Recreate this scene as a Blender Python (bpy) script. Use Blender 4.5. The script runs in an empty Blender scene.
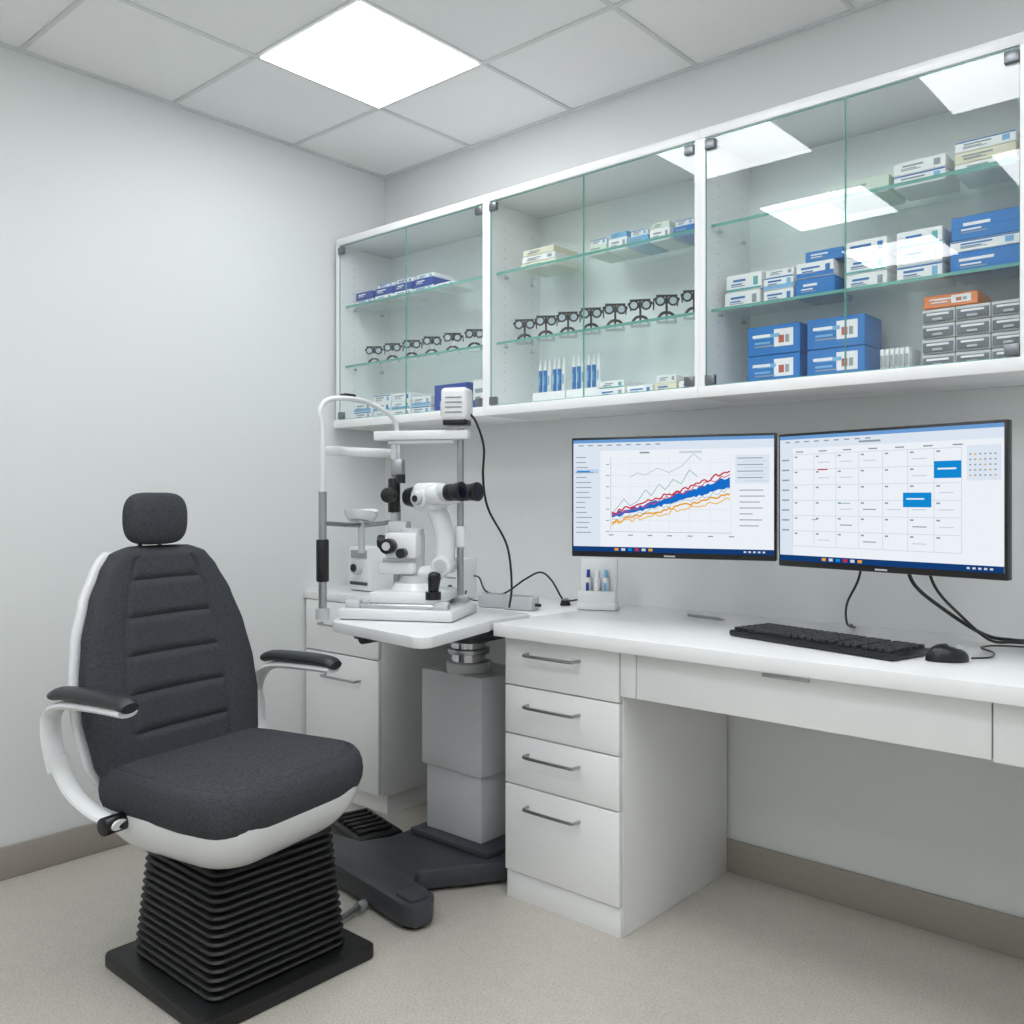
import bpy, bmesh, math, random
from mathutils import Vector, Matrix
random.seed(7)
scene = bpy.context.scene

# ------------------------------------------------------------------ materials
def lin(c):
    r = []
    for v in c:
        v /= 255.0
        r.append(v/12.92 if v <= 0.04045 else ((v+0.055)/1.055)**2.4)
    return (r[0], r[1], r[2], 1.0)

MATS = {}
def mat(name, col, rough=0.5, metal=0.0, nscale=60.0, namt=0.04, bump=0.0, bscale=None, spec=0.5):
    if name in MATS: return MATS[name]
    m = bpy.data.materials.new(name); m.use_nodes = True
    nt = m.node_tree; b = nt.nodes['Principled BSDF']
    b.inputs['Roughness'].default_value = rough
    b.inputs['Metallic'].default_value = metal
    b.inputs['Specular IOR Level'].default_value = spec
    tc = nt.nodes.new('ShaderNodeTexCoord')
    nz = nt.nodes.new('ShaderNodeTexNoise'); nz.inputs['Scale'].default_value = nscale
    nz.inputs['Detail'].default_value = 3
    nt.links.new(tc.outputs['Object'], nz.inputs['Vector'])
    mx = nt.nodes.new('ShaderNodeMix'); mx.data_type = 'RGBA'
    c = lin(col)
    mx.inputs[6].default_value = tuple([max(0, v*(1-namt)) for v in c[:3]]+[1])
    mx.inputs[7].default_value = tuple([min(1, v*(1+namt)) for v in c[:3]]+[1])
    nt.links.new(nz.outputs['Fac'], mx.inputs[0])
    nt.links.new(mx.outputs[2], b.inputs['Base Color'])
    if bump > 0:
        n2 = nt.nodes.new('ShaderNodeTexNoise'); n2.inputs['Scale'].default_value = bscale or nscale
        nt.links.new(tc.outputs['Object'], n2.inputs['Vector'])
        bp = nt.nodes.new('ShaderNodeBump'); bp.inputs['Strength'].default_value = bump
        bp.inputs['Distance'].default_value = 0.002
        nt.links.new(n2.outputs['Fac'], bp.inputs['Height'])
        nt.links.new(bp.outputs['Normal'], b.inputs['Normal'])
    MATS[name] = m
    return m

def emis(name, col, s):
    if name in MATS: return MATS[name]
    m = bpy.data.materials.new(name); m.use_nodes = True
    nt = m.node_tree; nt.nodes.clear()
    o = nt.nodes.new('ShaderNodeOutputMaterial'); e = nt.nodes.new('ShaderNodeEmission')
    e.inputs[0].default_value = lin(col); e.inputs[1].default_value = s
    nt.links.new(e.outputs[0], o.inputs[0])
    MATS[name] = m
    return m

def glass(name, tint, f0):
    m = bpy.data.materials.new(name); m.use_nodes = True
    nt = m.node_tree; nt.nodes.clear(); N = nt.nodes.new; L = nt.links.new
    o = N('ShaderNodeOutputMaterial'); t = N('ShaderNodeBsdfTransparent'); g = N('ShaderNodeBsdfGlossy')
    t.inputs[0].default_value = tint; g.inputs['Roughness'].default_value = 0.0
    g.inputs[0].default_value = (1, 1, 1, 1)
    geo = N('ShaderNodeNewGeometry'); d = N('ShaderNodeVectorMath'); d.operation = 'DOT_PRODUCT'
    L(geo.outputs['Incoming'], d.inputs[0]); L(geo.outputs['Normal'], d.inputs[1])
    a = N('ShaderNodeMath'); a.operation = 'ABSOLUTE'; L(d.outputs['Value'], a.inputs[0])
    s = N('ShaderNodeMath'); s.operation = 'SUBTRACT'; s.inputs[0].default_value = 1; L(a.outputs[0], s.inputs[1])
    p = N('ShaderNodeMath'); p.operation = 'POWER'; p.inputs[1].default_value = 5; L(s.outputs[0], p.inputs[0])
    q = N('ShaderNodeMath'); q.operation = 'MULTIPLY_ADD'; q.inputs[1].default_value = 1-f0; q.inputs[2].default_value = f0
    L(p.outputs[0], q.inputs[0])
    mx = N('ShaderNodeMixShader'); L(q.outputs[0], mx.inputs[0]); L(t.outputs[0], mx.inputs[1]); L(g.outputs[0], mx.inputs[2])
    L(mx.outputs[0], o.inputs[0])
    MATS[name] = m
    return m

WHITE = mat('white_laminate', (245, 246, 246), 0.22, namt=0.008)
WHITEP = mat('white_plastic', (230, 232, 233), 0.22, namt=0.02)
GREYP = mat('light_grey_plastic', (198, 201, 203), 0.35, namt=0.03)
MGREY = mat('mid_grey_paint', (150, 154, 157), 0.45, namt=0.03)
BLACK = mat('black_plastic', (20, 21, 23), 0.32, namt=0.1)
BLACKR = mat('black_rubber', (22, 23, 24), 0.45, namt=0.15, bump=0.2, bscale=200)
DGREY = mat('dark_grey_cast', (60, 64, 69), 0.45, namt=0.08, bump=0.15, bscale=300)
STEEL = mat('brushed_steel', (172, 175, 178), 0.3, 1.0, 80, 0.06)
CHROME = mat('chrome', (215, 217, 220), 0.12, 1.0)
CABIN = mat('cabinet_interior', (240, 247, 246), 0.5, namt=0.01)
PINH = mat('pin_hole', (185, 190, 190), 0.7)
HINGE = mat('hinge_metal', (130, 134, 138), 0.35, 1.0)
PAD = mat('armrest_pad', (42, 44, 48), 0.45, namt=0.1, bump=0.2, bscale=400)
GLASS = glass('clear_glass', (0.968, 0.992, 0.985, 1), 0.08)
SGLASS = glass('shelf_glass', (0.95, 0.992, 0.98, 1), 0.05)
GEDGE = mat('glass_edge_green', (104, 168, 156), 0.2, namt=0.1)
LENS = mat('lens_dark', (20, 26, 40), 0.05)
CLENS = mat('lens_clear', (190, 205, 212), 0.08)
BLUE = mat('box_blue', (0, 118, 196), 0.4)
BLUED = mat('box_dark_blue', (22, 64, 158), 0.4)
BLUEL = mat('box_light_blue', (120, 184, 224), 0.4)
BOXW = mat('box_white', (244, 246, 246), 0.45)
BOXC = mat('box_cream', (230, 227, 202), 0.5)
BOXG = mat('box_pale_green', (212, 228, 212), 0.5)
ORANGE = mat('box_orange', (230, 126, 44), 0.45)
INK = mat('printed_grey', (150, 160, 168), 0.6)
INKB = mat('printed_blue', (40, 116, 184), 0.6)
INKR = mat('printed_red', (190, 90, 70), 0.6)
INKT = mat('printed_teal', (90, 176, 176), 0.6)

def fabric(name, c0, c1):
    m = bpy.data.materials.new(name); m.use_nodes = True
    nt = m.node_tree; N = nt.nodes.new; L = nt.links.new; b = nt.nodes['Principled BSDF']
    b.inputs['Roughness'].default_value = 0.9; b.inputs['Specular IOR Level'].default_value = 0.2
    tc = N('ShaderNodeTexCoord')
    def noise(sc, s):
        mp = N('ShaderNodeMapping'); mp.inputs['Scale'].default_value = sc; L(tc.outputs['Object'], mp.inputs[0])
        n = N('ShaderNodeTexNoise'); n.inputs['Scale'].default_value = s; n.inputs['Detail'].default_value = 2
        L(mp.outputs[0], n.inputs['Vector']); return n
    n2 = noise((1, 1, .14), 820); n3 = noise((.14, .14, 1), 820)
    a = N('ShaderNodeMath'); a.operation = 'ADD'; L(n2.outputs['Fac'], a.inputs[0]); L(n3.outputs['Fac'], a.inputs[1])
    r = N('ShaderNodeMapRange'); r.inputs[1].default_value = .68; r.inputs[2].default_value = 1.32; L(a.outputs[0], r.inputs[0])
    mx = N('ShaderNodeMix'); mx.data_type = 'RGBA'; L(r.outputs[0], mx.inputs[0])
    mx.inputs[6].default_value = lin(c0); mx.inputs[7].default_value = lin(c1)
    L(mx.outputs[2], b.inputs['Base Color'])
    bp = N('ShaderNodeBump'); bp.inputs['Strength'].default_value = 0.12; bp.inputs['Distance'].default_value = 0.0004
    L(a.outputs[0], bp.inputs['Height']); L(bp.outputs[0], b.inputs['Normal'])
    return m
FAB = fabric('charcoal_woven_fabric', (51, 53, 57), (79, 81, 86))
SEAM = mat('seam_dark', (26, 27, 30), 0.9)

# ------------------------------------------------------------------ builder
def catmull(pts, n=8, closed=False):
    P = [Vector(p) for p in pts]
    if len(P) < 3: return P
    out = []
    m = len(P)
    rng = m if closed else m-1
    for i in range(rng):
        if closed:
            p0, p1, p2, p3 = P[(i-1) % m], P[i], P[(i+1) % m], P[(i+2) % m]
        else:
            p0 = P[i-1] if i > 0 else P[0]*2-P[1]
            p1, p2 = P[i], P[i+1]
            p3 = P[i+2] if i+2 < m else P[-1]*2-P[-2]
        for k in range(n):
            t = k/n
            out.append(0.5*((2*p1)+(-p0+p2)*t+(2*p0-5*p1+4*p2-p3)*t*t+(-p0+3*p1-3*p2+p3)*t**3))
    if not closed: out.append(P[-1])
    return out

class B:
    def __init__(s, M=None):
        s.bm = bmesh.new(); s.mats = []; s.M = M or Matrix.Identity(4)
    def mi(s, m):
        if m not in s.mats: s.mats.append(m)
        return s.mats.index(m)
    def add(s, tmp, m, M=None):
        i = s.mi(m)
        for f in tmp.faces: f.material_index = i
        if M is not None: bmesh.ops.transform(tmp, matrix=M, verts=tmp.verts)
        me = bpy.data.meshes.new('t'); tmp.to_mesh(me); tmp.free()
        s.bm.from_mesh(me); bpy.data.meshes.remove(me)
    def box(s, c, size, m, bev=0.0, rot=None, seg=2):
        t = bmesh.new(); bmesh.ops.create_cube(t, size=1)
        bmesh.ops.scale(t, vec=Vector(size), verts=t.verts)
        if bev > 0:
            bmesh.ops.bevel(t, geom=t.edges[:], offset=min(bev, min(size)*0.49), segments=seg, affect='EDGES', profile=0.5)
        M = Matrix.Translation(Vector(c))
        if rot: M = M @ Matrix.Rotation(rot[2], 4, 'Z') @ Matrix.Rotation(rot[1], 4, 'Y') @ Matrix.Rotation(rot[0], 4, 'X')
        s.add(t, m, M); return s
    def bx(s, x0, x1, y0, y1, z0, z1, m, bev=0.0):
        return s.box(((x0+x1)/2, (y0+y1)/2, (z0+z1)/2), (abs(x1-x0), abs(y1-y0), abs(z1-z0)), m, bev)
    def cyl(s, p1, p2, r1, m, r2=None, seg=24, bev=0.0):
        p1 = Vector(p1); p2 = Vector(p2); d = p2-p1
        r2 = r1 if r2 is None else r2
        t = bmesh.new()
        bmesh.ops.create_cone(t, cap_ends=True, segments=seg, radius1=r1, radius2=r2, depth=d.length)
        if bev > 0:
            ed = [e for e in t.edges if len(e.link_faces) == 2 and any(len(f.verts) > 4 for f in e.link_faces)]
            bmesh.ops.bevel(t, geom=ed, offset=bev, segments=2, affect='EDGES', profile=0.5)
        M = Matrix.Translation((p1+p2)/2) @ d.to_track_quat('Z', 'Y').to_matrix().to_4x4()
        s.add(t, m, M); return s
    def sph(s, c, r, m, sc=(1, 1, 1)):
        t = bmesh.new(); bmesh.ops.create_uvsphere(t, u_segments=20, v_segments=12, radius=r)
        s.add(t, m, Matrix.Translation(Vector(c)) @ Matrix.Diagonal((*sc, 1))); return s
    def rings(s, R, m, cap=True, closed=False):
        t = bmesh.new(); V = [[t.verts.new(p) for p in r] for r in R]
        n = len(R[0]); k = len(R)
        for i in range(k if closed else k-1):
            a = V[i]; b = V[(i+1) % k]
            for j in range(n):
                t.faces.new((a[j], a[(j+1) % n], b[(j+1) % n], b[j]))
        if cap and not closed:
            t.faces.new(V[0][::-1]); t.faces.new(V[-1])
        bmesh.ops.recalc_face_normals(t, faces=t.faces[:])
        s.add(t, m); return s
    def tube(s, pts, r, m, n=8, seg=10, closed=False, sm=True, flat=None, up=None):
        P = catmull(pts, n, closed) if sm else [Vector(p) for p in pts]
        R = []; prev = None; k = len(P)
        for i, p in enumerate(P):
            if closed: d = P[(i+1) % k]-P[(i-1) % k]
            else: d = P[min(i+1, k-1)]-P[max(i-1, 0)]
            d.normalize()
            if up is not None:
                u = Vector(up)-d*Vector(up).dot(d); u.normalize()
            elif prev is None:
                u = d.orthogonal().normalized()
            else:
                u = (prev-d*prev.dot(d)).normalized()
            prev = u; v = d.cross(u)
            rr = r(i/(k-1)) if callable(r) else r
            fl = flat or 1.0
            R.append([p+(u*math.cos(a)*rr+v*math.sin(a)*rr*fl) for a in [2*math.pi*j/seg for j in range(seg)]])
        return s.rings(R, m, True, closed)
    def prism(s, poly, z0, z1, m, bev=0.0):
        t = bmesh.new(); f = t.faces.new([t.verts.new((x, y, z0)) for x, y in poly])
        r = bmesh.ops.extrude_face_region(t, geom=[f])
        bmesh.ops.translate(t, vec=(0, 0, z1-z0), verts=[v for v in r['geom'] if isinstance(v, bmesh.types.BMVert)])
        bmesh.ops.recalc_face_normals(t, faces=t.faces[:])
        if bev > 0: bmesh.ops.bevel(t, geom=t.edges[:], offset=bev, segments=2, affect='EDGES', profile=0.5)
        s.add(t, m); return s
    def quad(s, pts, m):
        t = bmesh.new(); t.faces.new([t.verts.new(p) for p in pts]); s.add(t, m); return s
    def make(s, name, parent=None, world=None, ang=35):
        me = bpy.data.meshes.new(name)
        s.bm.to_mesh(me); s.bm.free()
        for m in s.mats: me.materials.append(m)
        me.polygons.foreach_set('use_smooth', [True]*len(me.polygons))
        me.set_sharp_from_angle(angle=math.radians(ang))
        o = bpy.data.objects.new(name, me); scene.collection.objects.link(o)
        if parent: o.parent = parent
        if world is not None: o.matrix_world = world
        return o

def empty(name, loc=(0, 0, 0), rz=0):
    e = bpy.data.objects.new(name, None); scene.collection.objects.link(e)
    e.location = loc; e.rotation_euler = (0, 0, rz); e.empty_display_size = 0.1
    return e

def rrect(hx, hy, r, n=6, cx=0, cy=0):
    out = []
    for (sx, sy, a0) in ((1, 1, 0), (-1, 1, 90), (-1, -1, 180), (1, -1, 270)):
        for k in range(n+1):
            a = math.radians(a0+90*k/n)
            out.append((cx+sx*(hx-r)+r*math.cos(a), cy+sy*(hy-r)+r*math.sin(a)))
    return out

# ------------------------------------------------------------------ room
H = 2.46; RX = 3.9; RY = -3.7
wallm = mat('painted_wall', (230, 233, 232), 0.5, nscale=2.0, namt=0.012, bump=0.05, bscale=150)
def floor_mat():
    m = mat('speckled_vinyl_floor', (176, 171, 163), 0.38, nscale=3.0, namt=0.03)
    nt = m.node_tree; N = nt.nodes.new; L = nt.links.new; b = nt.nodes['Principled BSDF']
    tc = N('ShaderNodeTexCoord'); n = N('ShaderNodeTexNoise'); n.inputs['Scale'].default_value = 170; n.inputs['Detail'].default_value = 6
    n.inputs['Roughness'].default_value = 0.7
    L(tc.outputs['Object'], n.inputs['Vector'])
    cr = N('ShaderNodeValToRGB'); cr.color_ramp.elements[0].position = 0.34; cr.color_ramp.elements[1].position = 0.60
    cr.color_ramp.elements[0].color = lin((180, 174, 163)); cr.color_ramp.elements[1].color = lin((209, 204, 195))
    L(n.outputs['Fac'], cr.inputs[0])
    n2 = N('ShaderNodeTexNoise'); n2.inputs['Scale'].default_value = 24; n2.inputs['Detail'].default_value = 8; L(tc.outputs['Object'], n2.inputs['Vector'])
    mr = N('ShaderNodeMapRange'); mr.inputs[3].default_value = 0.89; mr.inputs[4].default_value = 1.07; L(n2.outputs['Fac'], mr.inputs[0])
    hs = N('ShaderNodeHueSaturation'); L(cr.outputs[0], hs.inputs['Color']); L(mr.outputs[0], hs.inputs['Value'])
    L(hs.outputs[0], b.inputs['Base Color'])
    return m
b = B(); b.bx(-0.1, RX+0.1, RY-0.1, 0.1, -0.1, 0, floor_mat()); b.make('floor')
b = B(); b.bx(-0.1, 0, RY-0.1, 0.1, 0, H+.1, wallm); b.make('wall_left')
b = B(); b.bx(0, RX, 0, 0.1, 0, H+.1, wallm); b.make('wall_back')
b = B(); b.bx(RX, RX+.1, RY-.1, 0.1, 0, H+.1, wallm); b.make('wall_right')
b = B(); b.bx(0, RX, RY-.1, RY, 0, H+.1, wallm); b.make('wall_front')
basem = mat('taupe_vinyl_base', (164, 157, 148), 0.5)
b = B(); b.bx(0, 0.012, RY, 0, 0, 0.098, basem, 0.003); b.make('baseboard_left')
b = B(); b.bx(0.012, RX, -0.012, 0, 0, 0.098, basem, 0.003); b.make('baseboard_back')
b = B(); b.bx(RX-.012, RX, RY, -0.012, 0, 0.098, basem, 0.003); b.make('baseboard_right')
b = B(); b.bx(0.012, RX-.012, RY, RY+.012, 0, 0.098, basem, 0.003); b.make('baseboard_front')

tilem = mat('ceiling_tile', (247, 248, 248), 0.9, nscale=200, namt=0.05, bump=0.5, bscale=160)
tbar = mat('ceiling_tbar', (222, 224, 224), 0.5)
T = 0.485
lights = [(0, 0), (1, 1), (3, 1), (1, 3), (3, 3), (5, 1), (5, 3), (1, 5), (3, 5)]
b = B(); b.bx(0, RX, RY, 0, H+0.004, H+0.1, tilem)
gx = [0.02+T*k for k in range(0, 9)]; gy = [0.025-T*k for k in range(0, 9)]
for x in gx[1:]:
    if x < RX: b.bx(x-0.007, x+0.007, RY, 0, H-0.001, H+0.005, tbar, 0.001)
for y in gy[1:]:
    if y > RY: b.bx(0, RX, y-0.007, y+0.007, H-0.0015, H+0.0045, tbar, 0.001)
b.bx(0, 0.018, RY, 0, H-0.002, H+0.005, tbar); b.bx(0.018, RX, -0.018, 0, H-0.002, H+0.005, tbar)
ceil = b.make('ceiling')
PANEL = emis('led_panel_diffuser', (250, 252, 255), 9.0)
for (i, j) in lights:
    x0 = 0.505+T*i; y0 = -0.46-T*j
    if y0-T < RY: continue
    b = B(); b.bx(x0+.009, x0+T-.009, y0-T+.009, y0-.009, H, H+0.0035, tbar)
    b.bx(x0+.011, x0+T-.011, y0-T+.011, y0-.011, H-0.004, H-0.0002, PANEL)
    b.make('ceiling_light_panel')

# ------------------------------------------------------------------ wall cabinets
CF = -0.265; CZ0 = 1.400; CZ1 = 2.140; S1 = 1.648; S2 = 1.882; FLOORZ = 1.431
W = 0.8035
cabs = [0.03+W*k for k in range(3)]
for ci, x0 in enumerate(cabs):
    x1 = x0+W-0.0005
    e = empty('glass_front_wall_cabinet')
    b = B()
    b.bx(x0, x0+.016, CF-.011, -0.001, FLOORZ, CZ1-.026, WHITE)
    b.bx(x1-.016, x1, CF-.011, -0.001, FLOORZ, CZ1-.026, WHITE)
    b.bx(x0, x1, CF-0.012, -0.001, CZ1-.026, CZ1, WHITE, 0.001)
    b.bx(x0, x1, CF-0.024, -0.001, CZ0, FLOORZ, WHITE, 0.002)
    b.bx(x0+.016, x1-.016, -0.012, -0.001, FLOORZ, CZ1-.026, CABIN)
    for px in (x0+.0162, x1-.0162):
        for py in (-0.06, -0.20):
            for k in range(18):
                z = 1.49+k*0.032
                b.box((px, py, z), (0.001, 0.004, 0.004), PINH)
    b.make('carcass', e)
    for nm, z in (('glass_shelf_lower', S1), ('glass_shelf_upper', S2)):
        b = B()
        sx0, sx1, sy0, sy1 = x0+.0175, x1-.0175, CF+0.022, -0.013
        b.quad([(sx0, sy0, z), (sx1, sy0, z), (sx1, sy1, z), (sx0, sy1, z)], SGLASS)
        b.quad([(sx0, sy0, z-.008), (sx1, sy0, z-.008), (sx1, sy1, z-.008), (sx0, sy1, z-.008)], SGLASS)
        b.bx(sx0, sx1, sy0-.001, sy0+.001, z-.008, z, GEDGE)
        for py in (-0.06, -0.20):
            b.box((sx0+.004, py, z-.012), (0.010, 0.012, 0.007), CHROME)
            b.box((sx1-.004, py, z-.012), (0.010, 0.012, 0.007), CHROME)
        b.make(nm, e)
    mid = (x0+x1)/2
    for k, (a0, a1) in enumerate(((x0+.0175, mid-.0012), (mid+.0012, x1-.0175))):
        b = B(); y = CF-.006; z0, z1 = FLOORZ+.003, CZ1-.029
        b.quad([(a0, y, z0), (a1, y, z0), (a1, y, z1), (a0, y, z1)], GLASS)
        t = .0015
        for xx in (a0, a1): b.bx(xx-.0006, xx+.0006, y-t, y+t, z0, z1, GEDGE)
        b.bx(a0, a1, y-t, y+t, z0-.001, z0+.001, GEDGE); b.bx(a0, a1, y-t, y+t, z1-.001, z1+.001, GEDGE)
        b.make('glass_door_%d' % (k+1), e)
    b = B()
    for hx in (x0+.032, x1-.032):
        for hz in (CZ1-.048, FLOORZ+.018):
            b.box((hx, CF-.010, hz), (.030, .014, .026), HINGE, .002)
    b.make('hinges', e)

# ------------------------------------------------------------------ cabinet contents
cc = [0]
def carton(b, x, z, w, h, d=0.12, y=-0.15, m=BOXW, band=None, lab=None, txt=INK, rz=0.0):
    cc[0] += 1
    M = Matrix.Translation((x, y, z)) @ Matrix.Rotation(rz, 4, 'Z')
    def bb(c, sz, mm, bev=0):
        t = bmesh.new(); bmesh.ops.create_cube(t, size=1); bmesh.ops.scale(t, vec=Vector(sz), verts=t.verts)
        if bev: bmesh.ops.bevel(t, geom=t.edges[:], offset=bev, segments=1, affect='EDGES')
        b.add(t, mm, M @ Matrix.Translation(c))
    bb((0, 0, h/2), (w, d, h), m, .0015)
    f = -d/2-.0004
    if band: bb((0, f, h*0.2), (w*.99, .001, h*.3), band)
    if lab: bb((w*.2, f, h*.55), (w*.36, .001, h*.6), lab)
    if txt:
        k = cc[0] % 4
        bb((-w*.12, f-.0003, h*.64), (w*(.5-.05*k), .001, h*.13), txt)
        bb((-w*.2, f-.0003, h*.42), (w*.3, .001, h*.07), txt)
        bb((-w*.16, f-.0003, h*.30), (w*.38, .001, h*.05), INK)
        if m is BOXW and not lab:
            bb((w*.34, f-.0003, h*.5), (w*.12, .001, h*.5), (INKB, BLUEL, INK, INKT)[k])
            bb((-w*.2, 0, h+.0003), (w*.3, d*.4, .0006), (BLUEL, INK, INKB, INKT)[k])
            if k == 3: bb((0, f-.0001, h*.10), (w*.98, .001, h*.12), INKT)
            if k == 1: bb((0, f-.0001, h*.90), (w*.98, .001, h*.10), INKB)
    if lab:
        bb((w*.16, f-.0006, h*.5), (w*.10, .001, h*.26), INKR); bb((w*.27, f-.0006, h*.5), (w*.07, .001, h*.26), INK)
        bb((-w*.22, f-.0006, h*.66), (w*.34, .001, h*.1), BOXW)
    bb((-w*.42, 0, h+.0003), (w*.02, d*.8, .0006), INK)

E = 0.0008
# cabinet 1
b = B()
for k, x in enumerate((0.12, 0.235, 0.345, .455)):
    carton(b, x, S2+E, .10, .022, .12, -.15, BOXW, BLUED, None, INKB)
    carton(b, x, S2+E+.023, .10, .028, .12, -.15, BLUED, None, None, BOXW)
    if k > 0: carton(b, x, S2+.053, .09, .016, .1, -.15, BOXW, None, None, INKB)
carton(b, .57, S2+E, .09, .018, .12, -.15, BOXW)
b.make('contact_lens_boxes')
b = B()
for x, hh, n in ((0.10, .035, 2), (0.215, .03, 3), (0.325, .03, 3), (.435, .035, 2)):
    for k in range(n): carton(b, x+random.uniform(-.004, .004), FLOORZ+E+k*(hh+.0008), .1, hh, .12, -.14, BOXW, BLUEL if k % 2 else None)
b.make('medicine_cartons')
b = B()
carton(b, .585, FLOORZ+E, .17, .105, .11, -.14, BLUED, None, None, BLUE)
carton(b, .73, FLOORZ+E, .08, .11, .10, -.14, BOXW, BLUED)
b.make('blue_supply_box')

def frames(b, x, y, z, s=1.0, rz=0.0, white=False):
    M = Matrix.Translation((x, y, z)) @ Matrix.Rotation(rz, 4, 'Z') @ Matrix.Diagonal((s, s, s, 1))
    bb = B()
    base = BOXW if white else BLACK
    bb.tube([(-.027, 0, .004), (-.022, 0, .020), (-.010, 0, .031), (.010, 0, .031), (.022, 0, .020), (.027, 0, .004)], .0045, BLACK, seg=8, n=4)
    bb.box((0, 0, .003), (.06, .026, .005), base, .002)
    bb.cyl((0, 0, .005), (0, 0, .062), .0035, base, seg=10)
    bb.box((0, -.006, .081), (.064, .010, .006), BLACK, .002)
    bb.box((0, -.006, .066), (.009, .012, .024), BLACK, .003)
    for sx in (-1, 1):
        bb.tube([(sx*.0190+.0130*math.cos(a), -.008, .066+.0130*math.sin(a)) for a in [k*math.pi/5 for k in range(10)]], .0031, BLACK, n=2, seg=6, closed=True)
        bb.cyl((sx*.0190, -.007, .066), (sx*.0190, -.009, .066), .011, CLENS, seg=14)
        bb.tube([(sx*.033, -.006, .074), (sx*.037, .012, .076), (sx*.036, .036, .070), (sx*.035, .046, .060)], .0022, BLACK, seg=6, n=4)
        bb.cyl((sx*.030, -.006, .070), (sx*.038, -.006, .070), .004, BLACK, seg=10)
    me = bpy.data.meshes.new('x'); bb.bm.to_mesh(me); bb.bm.free()
    off = [b.mi(m) for m in bb.mats]
    t = bmesh.new(); t.from_mesh(me); bpy.data.meshes.remove(me)
    for f in t.faces: f.material_index = off[f.material_index]
    bmesh.ops.transform(t, matrix=M, verts=t.verts)
    me = bpy.data.meshes.new('x'); t.to_mesh(me); t.free(); b.bm.from_mesh(me); bpy.data.meshes.remove(me)
b = B()
for k in range(6): frames(b, .11+k*.110, -.15, S1+E, .95, .75+random.uniform(-.1, .1), True)
b.make('trial_frames')
b = B()
for k in range(8): frames(b, .895+k*.093, -.15, S1+E, 1.0, .55+random.uniform(-.1, .1))
b.make('trial_frames')
# cabinet 2
b = B()
for k in range(3): carton(b, 1.0, S2+E+k*.0215, .15-.01*k, .02, .13, -.14, BOXC if k != 1 else BOXW, None, None, INK)
b.make('eyedrop_cartons')
b = B()
for k, x in enumerate((1.235, 1.31, 1.385, 1.46, 1.54)):
    carton(b, x, S2+E, .068, .03+.008*(k % 2), .12, -.14, [BOXG, BOXW, BLUEL, BOXW, BLUE][k], None, None, INK)
    carton(b, x, S2+E+(.03+.008*(k % 2))+.001, .06, .018, .11, -.14, [BOXW, BLUEL, BOXW, BOXG, BOXW][k])
b.make('lens_solution_cartons')
b = B()
for k in range(12):
    x = .965+k*.020+(0.02 if k > 5 else 0)
    b.cyl((x, -.15, FLOORZ+E), (x, -.15, FLOORZ+.12), .0065, BLUE if k % 3 != 2 else BOXW, seg=10)
    b.cyl((x, -.15, FLOORZ+.12), (x, -.15, FLOORZ+.155), .0065, BOXW, .002, 10)
    b.box((x, -.15-.0068, FLOORZ+.085), (.005, .001, .03), BLUEL)
b.bx(.950, 1.085, -.175, -.165, FLOORZ+E, FLOORZ+.045, BOXW, .002)
b.bx(1.09, 1.22, -.175, -.165, FLOORZ+E, FLOORZ+.045, BOXW, .002)
b.make('syringe_packs')
b = B()
for k, (x, w, m) in enumerate(((1.285, .10, BOXW), (1.39, .09, BOXW), (1.48, .075, BOXC), (1.565, .08, BOXW))):
    carton(b, x, FLOORZ+E, w, .032, .12, -.14, m, None, None, INKB)
    if k % 2 == 0: carton(b, x, FLOORZ+.034, w*.9, .022, .11, -.14, BOXW)
b.make('bandage_cartons')
# cabinet 3
b = B()
carton(b, 2.045, S2+E, .15, .042, .13, -.14, BOXG, None, None, INK)
for k in range(2): carton(b, 2.19, S2+E+k*.031, .12, .03, .12, -.14, BOXW, None, None, INK)
for k in range(3): carton(b, 2.335, S2+E+k*.026, .13, .025, .12, -.14, BOXW if k != 1 else BOXC, None, None, INK)
b.make('examination_supply_cartons')
b = B()
for k in range(2): carton(b, 1.725+.004*k, S1+E+k*.047, .105, .046, .12, -.14, BOXW, None, None, INKB)
for k in range(2): carton(b, 1.83, S1+E+k*.036, .085, .035, .12, -.14, BOXW, BLUEL if k else None, None, INKB)
carton(b, 1.83, S1+.074, .08, .018, .10, -.14, BOXW)
carton(b, 1.935, S1+E, .105, .048, .12, -.15, BLUE, None, None, BOXW)
carton(b, 1.935, S1+.050, .10, .04, .12, -.15, BOXW, BLUE, None, INKB)
carton(b, 1.955, S1+.092, .10, .028, .12, -.14, BLUE, None, None, BOXW)
for k in range(3): carton(b, 2.062, S1+E+k*.042, .105, .041, .12, -.14, BOXW, None, None, INKB)
for k in range(3): carton(b, 2.19, S1+E+k*.042, .105, .041, .12, -.14, BOXW, None, None, INKB)
carton(b, 2.335, S1+E, .15, .052, .12, -.14, BLUE, None, None, BOXW); carton(b, 2.335, S1+.054, .15, .026, .12, -.14, BOXW, None, None, INKB)
carton(b, 2.335, S1+.081, .145, .055, .12, -.14, BLUE, None, None, BOXW)
b.make('lens_cartons')
b = B()
for x, z in ((1.815, 0), (1.815, 1), (1.985, 0), (1.985, 1)):
    carton(b, x, FLOORZ+E+z*.080, .150, .078, .12, -.14, BLUE, None, BOXW, BLUEL)
b.make('glove_boxes')
b = B()
for k in range(6):
    b.box((2.10+k*.012, -.15, FLOORZ+.032), (.008, .09, .062), BOXW, .001, rot=(0, 0.0, 0))
    b.box((2.10+k*.012, -.1965, FLOORZ+.032), (.005, .002, .03), INK)
b.make('paper_leaflets')
b = B()
DR = mat('drawer_smoke', (92, 98, 108), 0.3)
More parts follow.
